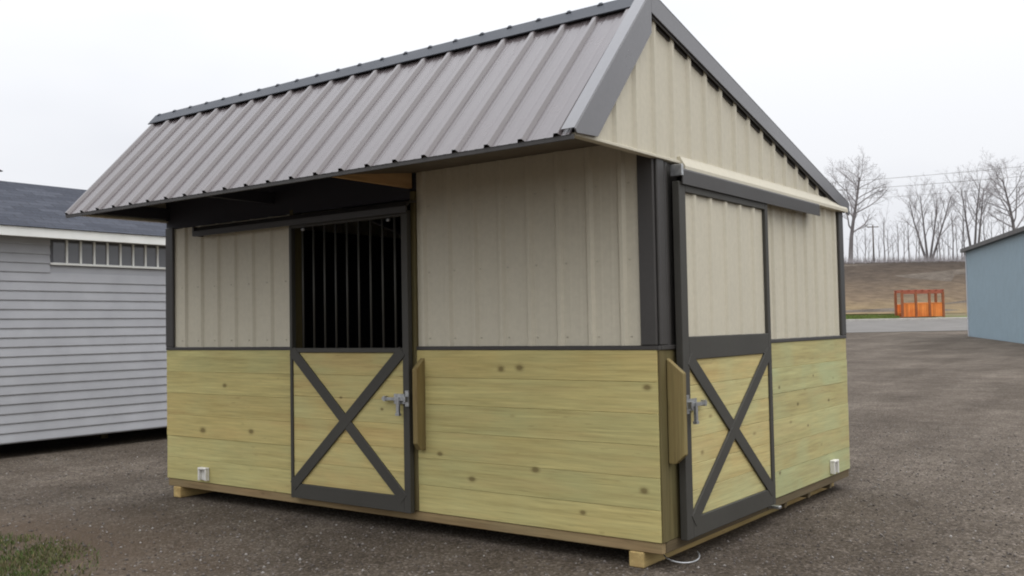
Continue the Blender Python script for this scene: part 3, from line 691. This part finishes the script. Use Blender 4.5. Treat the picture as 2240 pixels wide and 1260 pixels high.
# ------------------------------------------------------------------ bare trees
m = Mat('bark', 0.95, 0, 0.1); m.col(m.ramp(m.noise(m.pos(), 1.2, 4, .6), (.3, (.15, .138, .134, 1)), (.7, (.22, .203, .198, 1)))); M_bark = m.m
m = Mat('twigs', 0.95, 0, 0.1); m.col(m.ramp(m.noise(m.pos(), .6, 3), (.3, (.27, .25, .25, 1)), (.7, (.36, .335, .335, 1)))); M_twig = m.m  # twig colour raised to paint in bloom from the bright sky
class Tree:
    def __init__(s, seed): s.r = random.Random(seed); s.t = ([], []); s.c = ([], [])
    def seg(s, buf, pts, rads, sides):
        v, f = buf; b0 = len(v); prev = None
        for i, p in enumerate(pts):
            t = (pts[min(i+1, len(pts)-1)] - pts[max(i-1, 0)])
            t = t.normalized() if t.length > 1e-6 else Vector((0, 0, 1))
            sx = t.orthogonal().normalized() if prev is None else (prev - t*prev.dot(t)).normalized(); prev = sx; q = t.cross(sx)
            for k in range(sides):
                a = 2*math.pi*k/sides; v.append(p + (sx*math.cos(a)+q*math.sin(a))*rads[i])
        for i in range(len(pts)-1):
            for k in range(sides): f.append((b0+i*sides+k, b0+i*sides+(k+1) % sides, b0+(i+1)*sides+(k+1) % sides, b0+(i+1)*sides+k))
    def grow(s, p, d, length, r0, level, maxl, P):
        r = s.r; n = 6 if level == 0 else (5 if level < 3 else 3)
        pts = [p.copy()]; rads = [r0]; d = d.normalized(); r1 = r0*(P['taper'] if level == 0 else .45)
        for i in range(n):
            w = P['wig']*(1 if level else .35)
            d = (d + Vector((r.gauss(0, w), r.gauss(0, w), r.gauss(0, w)*.6 + P['up']*(.5 if level else 1)))).normalized()
            p = p + d*length/n; pts.append(p.copy()); rads.append(r0 + (r1-r0)*(i+1)/n)
        s.seg(s.t if level == 0 else s.c, pts, rads, 8 if level == 0 else (5 if level < 2 else 3))
        if level >= maxl: return
        nb = P['nb'][level]
        for j in range(nb):
            f = P['from'][level] + (1-P['from'][level])*((j+r.random())/nb) ** .85
            k = min(int(f*n), n-1); fr = f*n-k; q = pts[k].lerp(pts[k+1], fr); rr = rads[k]+(rads[k+1]-rads[k])*fr
            dd = (pts[k+1]-pts[k]).normalized(); az = 2.399*j + r.uniform(-.5, .5) + level
            ang = P['ang'][level]*r.uniform(.7, 1.25)
            o = dd.orthogonal().normalized(); o = Matrix.Rotation(az, 3, dd) @ o
            nd = dd*math.cos(ang) + o*math.sin(ang)
            ll = length*P['ratio'][level]*r.uniform(.7, 1.15)*(1.0 - .45*max(0, f-.5) if level == 0 else 1-.35*f)
            s.grow(q, nd, ll, max(rr*.52, .007), level+1, maxl, P)
    def build(s, name, loc, label, group=None):
        e = empty(name, loc, label, 'tree', group)
        mesh_obj('trunk', s.t[0], s.t[1], M_bark, e, True); mesh_obj('crown', s.c[0], s.c[1], M_twig, e, True)
        return e
BIG = dict(taper=.25, wig=.13, up=.06, nb=[18, 9, 6, 5], ang=[.90, .75, .7, .7], ratio=[.44, .52, .52, .55]); BIG['from'] = [.34, .25, .2, .2]
t = Tree(3); t.grow(Vector((0, 0, -.3)), Vector((.01, 0, 1)), 12.6, .36, 0, 4, BIG)
dT = 134
t.build('bare_tree', site(dT, px(1863, dT)), 'tall bare tree with rounded crown behind the right end of the horse shed')
VAS = dict(taper=.22, wig=.09, up=.05, nb=[9, 7, 5, 4], ang=[.55, .6, .65, .7], ratio=[.38, .5, .5, .5]); VAS['from'] = [.38, .25, .2, .2]
t = Tree(11)
for (a, b, ln) in ((-.30, .05, 9.6), (-.05, -.1, 9.8), (.14, .1, 9.2), (.36, -.05, 9.8)):
    t.grow(Vector((a*.5, b, -.3)), Vector((a*.85, b, 1)), ln, .20, 0, 4, VAS)
t.build('bare_tree', site(dT, px(2034, dT)), 'bare multi-stemmed tree spreading like a vase above the orange shelter')
t = Tree(21)
for (a, b, ln) in ((-.16, .05, 11.2), (.0, -.1, 11.6), (.13, .1, 11.0)):
    t.grow(Vector((a*1.2, b, -.3)), Vector((a, b, 1)), ln, .21, 0, 4, VAS)
t.build('bare_tree', site(dT, px(2135, dT)), 'bare upright tree behind the left corner of the blue building')
t = Tree(33); t.grow(Vector((0, 0, -.3)), Vector((-.03, 0, 1)), 11.6, .30, 0, 4, BIG)
t.build('bare_tree', site(dT-3, px(2232, dT-3)), 'bare broad-crowned tree rising above the blue building roof')
# thin saplings along the crest: three kinds, copied
SAP = dict(taper=.3, wig=.10, up=.08, nb=[8, 4, 3], ang=[.6, .6, .6], ratio=[.4, .45, .5]); SAP['from'] = [.25, .2, .2]
kinds = []
ORD = 'first second third fourth fifth sixth seventh eighth ninth tenth eleventh twelfth thirteenth fourteenth fifteenth sixteenth seventeenth eighteenth nineteenth twentieth twenty-first twenty-second twenty-third twenty-fourth'.split()
rng = random.Random(77)
spots = [(1880, 4.6), (1893, 5.6), (1902, 3.8), (1926, 4.4), (1938, 6.6), (1947, 5.0), (1956, 4.2), (1968, 5.8), (1980, 5.0), (1992, 6.8), (2006, 4.6), (2014, 5.4), (2052, 5.2), (2060, 6.0), (2068, 4.4), (2078, 5.0), (2088, 7.2), (2097, 5.4), (2106, 6.6), (2113, 8.0), (2160, 7.0), (2178, 6.4), (2196, 7.4), (2212, 6.2)]
for i, (x, h) in enumerate(spots):
    d = 130 + rng.uniform(0, 9)
    loc = site(d, px(x, d))
    lab = 'thin bare sapling on the crest of the bank, %s from the left' % ORD[i]
    if i < 4:
        t = Tree(100+i); t.grow(Vector((0, 0, -.3)), Vector((rng.uniform(-.08, .08), 0, 1)), 5.0, .075, 0, 3, SAP)
        e = t.build('sapling', loc, lab, 'saplings on the crest'); kinds.append(e)
    else:
        src = kinds[i % 4]; e = src.copy(); C.objects.link(e); e.location = loc; e['label'] = lab
        for chd in src.children:
            c = chd.copy(); C.objects.link(c); c.parent = e
    sc_ = h/5.0; e.scale = (sc_, sc_, sc_); e.rotation_euler = (0, 0, rng.uniform(0, 6))
# dead undergrowth on the crest
v, f = [], []
for i in range(5200):
    d = rng.uniform(124, 133); l = rng.uniform(40, 76) if i % 2 else rng.uniform(-40, 110); p = site(d, l, .02); h = rng.uniform(.25, 1.1)*(1 if rng.random() < .85 else 1.7)
    q = p + Vector((rng.uniform(-.3, .3), rng.uniform(-.3, .3), h)); b = len(v); s = RT*.022
    v += [p-s, p+s, q, p+FW*.03]; f += [(b, b+1, b+2), (b, b+3, b+2)]
tag(mesh_obj('undergrowth', v, f, M_twig), 'dead brown undergrowth along the crest of the bank', 'undergrowth', kind='stuff')

# ------------------------------------------------------------------ utility poles and wires
m = Mat('pole_wood', 0.9, 0, 0.1); m.col(m.ramp(m.noise(m.pos(), 3, 4), (.3, (.10, .085, .075, 1)), (.7, (.16, .14, .125, 1)))); M_pole = m.m
def pole(d, lat, h, label, arms=True, r=.13):
    b = site(d, lat); e = empty('utility_pole', b, label, 'utility pole'); e.rotation_euler = (0, 0, -YAW)
    o = tube('shaft', [(0, 0, -.5), (0, 0, h)], [r, r*.7], M_pole, e, 10)
    if arms:
        for z in (h-.25,): box('crossarm', -.75, .75, -.06, .06, z-.06, z+.06, M_pole, e, .01)
        for x in (-.65, .65): box('insulator', x-.04, x+.04, -.04, .04, h-.19, h-.06, M_white, e, .01)
    return e
pole(128, px(1914, 128), 5.0, 'short utility pole with crossarm on the crest behind the shed', True, .12)
WD_ = 90.0
wl, wr = px(1560, WD_), px(2620, WD_)
for j, (ya, yb_, off) in enumerate(((388, 366, 0.0), (405, 386, .6), (430, 412, -.5))):
    za = CAM.z + (699-ya)/FPX*WD_; zb_ = CAM.z + (699-yb_)/FPX*WD_
    pts = []
    for i in range(25):
        s = i/24; lat = wl + (wr-wl)*s
        x_ = 1120 + lat/WD_*FPX; z = za + (zb_-za)*(x_-1925)/315 + .35*((2*s-1)**2-.35)
        q = site(WD_+off, lat); pts.append(Vector((q.x, q.y, z)))
    tag(tube('power_line', pts, .016 if j < 2 else .011, M_pole, None, 5), ('uppermost power line crossing the sky right of the shed', 'second power line from the top right of the shed', 'lowest and faintest power line right of the shed')[j], 'power line', 'power lines')
    if j == 0: zl, zr = pts[0].z, pts[-1].z
pole(WD_-.3, wl, zl-hgt(WD_)+.1, 'tall utility pole hidden behind the horse shed'); pole(WD_-.3, wr, zr-hgt(WD_)+.1, 'tall utility pole beyond the right edge')

# ------------------------------------------------------------------ loose stones and grass
rng = np.random.default_rng(4)
def hidden(x, y): return (x > -4.86) & (x < -.02) & (y > .02) & (y < 3.38)
NS = 32000
u = rng.random(NS); dist = 1.6 + 12.5*u**1.25; an = rng.uniform(-.78, .78, NS)
sx = CAM.x + dist*(math.sin(YAW)*np.cos(an) + math.cos(YAW)*np.sin(an)); sy = CAM.y + dist*(math.cos(YAW)*np.cos(an) - math.sin(YAW)*np.sin(an))
ok = ~hidden(sx, sy) & (sx > -8.6); sx, sy = sx[ok], sy[ok]; n = len(sx)
size = .004 + .009*rng.random(n)**2.6
octa = np.array([(1, 0, 0), (0, 1, 0), (-1, 0, 0), (0, -1, 0), (0, 0, .8), (0, 0, -.5)])
ofc = np.array([(0, 1, 4), (1, 2, 4), (2, 3, 4), (3, 0, 4), (1, 0, 5), (2, 1, 5), (3, 2, 5), (0, 3, 5)])
jit = 1 + rng.uniform(-.35, .35, (n, 6, 3)); V = octa[None]*jit*size[:, None, None]
a = rng.uniform(0, 6.28, n); ca, sa = np.cos(a)[:, None], np.sin(a)[:, None]
X = V[..., 0]*ca - V[..., 1]*sa; Y = V[..., 0]*sa + V[..., 1]*ca
V = np.stack([X + sx[:, None], Y + sy[:, None], V[..., 2] + size[:, None]*.25], -1).reshape(-1, 3)
Fc = (ofc[None] + 6*np.arange(n)[:, None, None]).reshape(-1, 3)
def np_mesh(name, V, Fc, mat):
    me = bpy.data.meshes.new(name); me.vertices.add(len(V)); me.vertices.foreach_set('co', V.astype(np.float32).ravel())
    k = Fc.shape[1]; me.loops.add(Fc.size); me.loops.foreach_set('vertex_index', Fc.astype(np.int32).ravel())
    me.polygons.add(len(Fc)); me.polygons.foreach_set('loop_start', np.arange(0, Fc.size, k, dtype=np.int32)); me.polygons.foreach_set('loop_total', np.full(len(Fc), k, dtype=np.int32))
    me.update(calc_edges=True); me.validate(); me.materials.append(mat)
    o = bpy.data.objects.new(name, me); C.objects.link(o); return o
m = Mat('stone', 0.85, 0, 0.3); ri = m.n('ShaderNodeNewGeometry').outputs['Random Per Island']
m.col(m.ramp(ri, (0, (.06, .05, .043, 1)), (.5, (.125, .108, .095, 1)), (.8, (.19, .17, .155, 1)), (.97, (.26, .24, .22, 1)), (1, (.38, .36, .335, 1)))); M_stone = m.m
tag(np_mesh('loose_gravel', V, Fc, M_stone), 'loose grey-brown gravel stones scattered over the lot', 'gravel', kind='stuff')
# grass: corner patch at lower left
def grass(name, cx, cy, rx_, ry_, nb, hmax, mat, label, seed):
    r = np.random.default_rng(seed); q = rx_*np.sqrt(r.random(nb)); th = r.uniform(0, 6.28, nb)
    # clumped: keep with a probability falling to the rim
    keep = r.random(nb) < np.clip(1.25-(q/rx_)**3*1.2, 0, 1); q, th = q[keep], th[keep]
    x = cx + q*np.cos(th); y = cy + q*np.sin(th)*ry_/rx_
    cl = np.sin(x*7.1+1.3)*np.sin(y*6.3+.4) + np.sin(x*17+y*13)*.6
    kk = (cl > -.55) | (r.random(len(x)) < .25); x, y, q = x[kk], y[kk], q[kk]; n = len(x)
    h = hmax*(.35+.65*r.random(n)); a = r.uniform(0, 6.28, n); lean = h*r.uniform(.2, 1.0, n); b = r.uniform(0, 6.28, n); wd = .0022+.0018*r.random(n)
    dx, dy = np.cos(a)*wd, np.sin(a)*wd; lx, ly = np.cos(b)*lean, np.sin(b)*lean
    z0 = np.zeros(n)
    V = np.stack([np.stack([x-dx, y-dy, z0], -1), np.stack([x+dx, y+dy, z0], -1), np.stack([x+dx*.7+lx*.4, y+dy*.7+ly*.4, h*.6], -1), np.stack([x-dx*.7+lx*.4, y-dy*.7+ly*.4, h*.6], -1), np.stack([x+lx, y+ly, h], -1)], 1).reshape(-1, 3)
    base = 5*np.arange(n)[:, None]
    Fc = np.concatenate([base+np.array([[0, 1, 2]]), base+np.array([[0, 2, 3]]), base+np.array([[3, 2, 4]])], 0)
    return tag(np_mesh(name, V, Fc, mat), label, 'grass', kind='stuff')
m = Mat('grass_blades', 0.7, 0, 0.2); ri = m.n('ShaderNodeNewGeometry').outputs['Random Per Island']
m.col(m.mix(m.ramp(m.noise(m.pos(), 3, 3), (.48, g(0)), (.75, g(.55))), m.ramp(ri, (0, (.038, .064, .014, 1)), (.6, (.070, .102, .026, 1)), (.85, (.12, .11, .045, 1)), (1, (.20, .155, .08, 1))), (.125, .088, .050, 1))); M_grass = m.m
grass('grass', -3.85, -2.85, 1.42, 1.42, 46000, .034, M_grass, 'short green grass patch at the lower left corner of the lot', 9)
m = Mat('verge_grass', 0.8, 0, 0.1); m.col(m.ramp(m.noise(m.pos(), .5, 3), (.3, (.10, .15, .035, 1)), (.7, (.16, .19, .06, 1)))); M_vgrass = m.m
r = np.random.default_rng(8); nb = 9000
dd = r.uniform(80.6, 86.5, nb); lt = px(1965, 1.0)*dd*1.0 - r.random(nb)**1.3*22
x = CAM.x + FW.x*dd + RT.x*lt; y = CAM.y + FW.y*dd + RT.y*lt
z = np.array([hgt(q) for q in dd])+.02; h = r.uniform(.08, .22, nb); a = r.uniform(0, 6.28, nb); dx, dy = np.cos(a)*.05, np.sin(a)*.05
V = np.stack([np.stack([x-dx, y-dy, z], -1), np.stack([x+dx, y+dy, z], -1), np.stack([x+dy, y-dx, z+h], -1)], 1).reshape(-1, 3)
Fc = 3*np.arange(nb)[:, None] + np.array([[0, 1, 2]])
tag(np_mesh('verge_grass', V, Fc, M_vgrass), 'green grass strip beside the road at the foot of the bank', 'grass', kind='stuff')
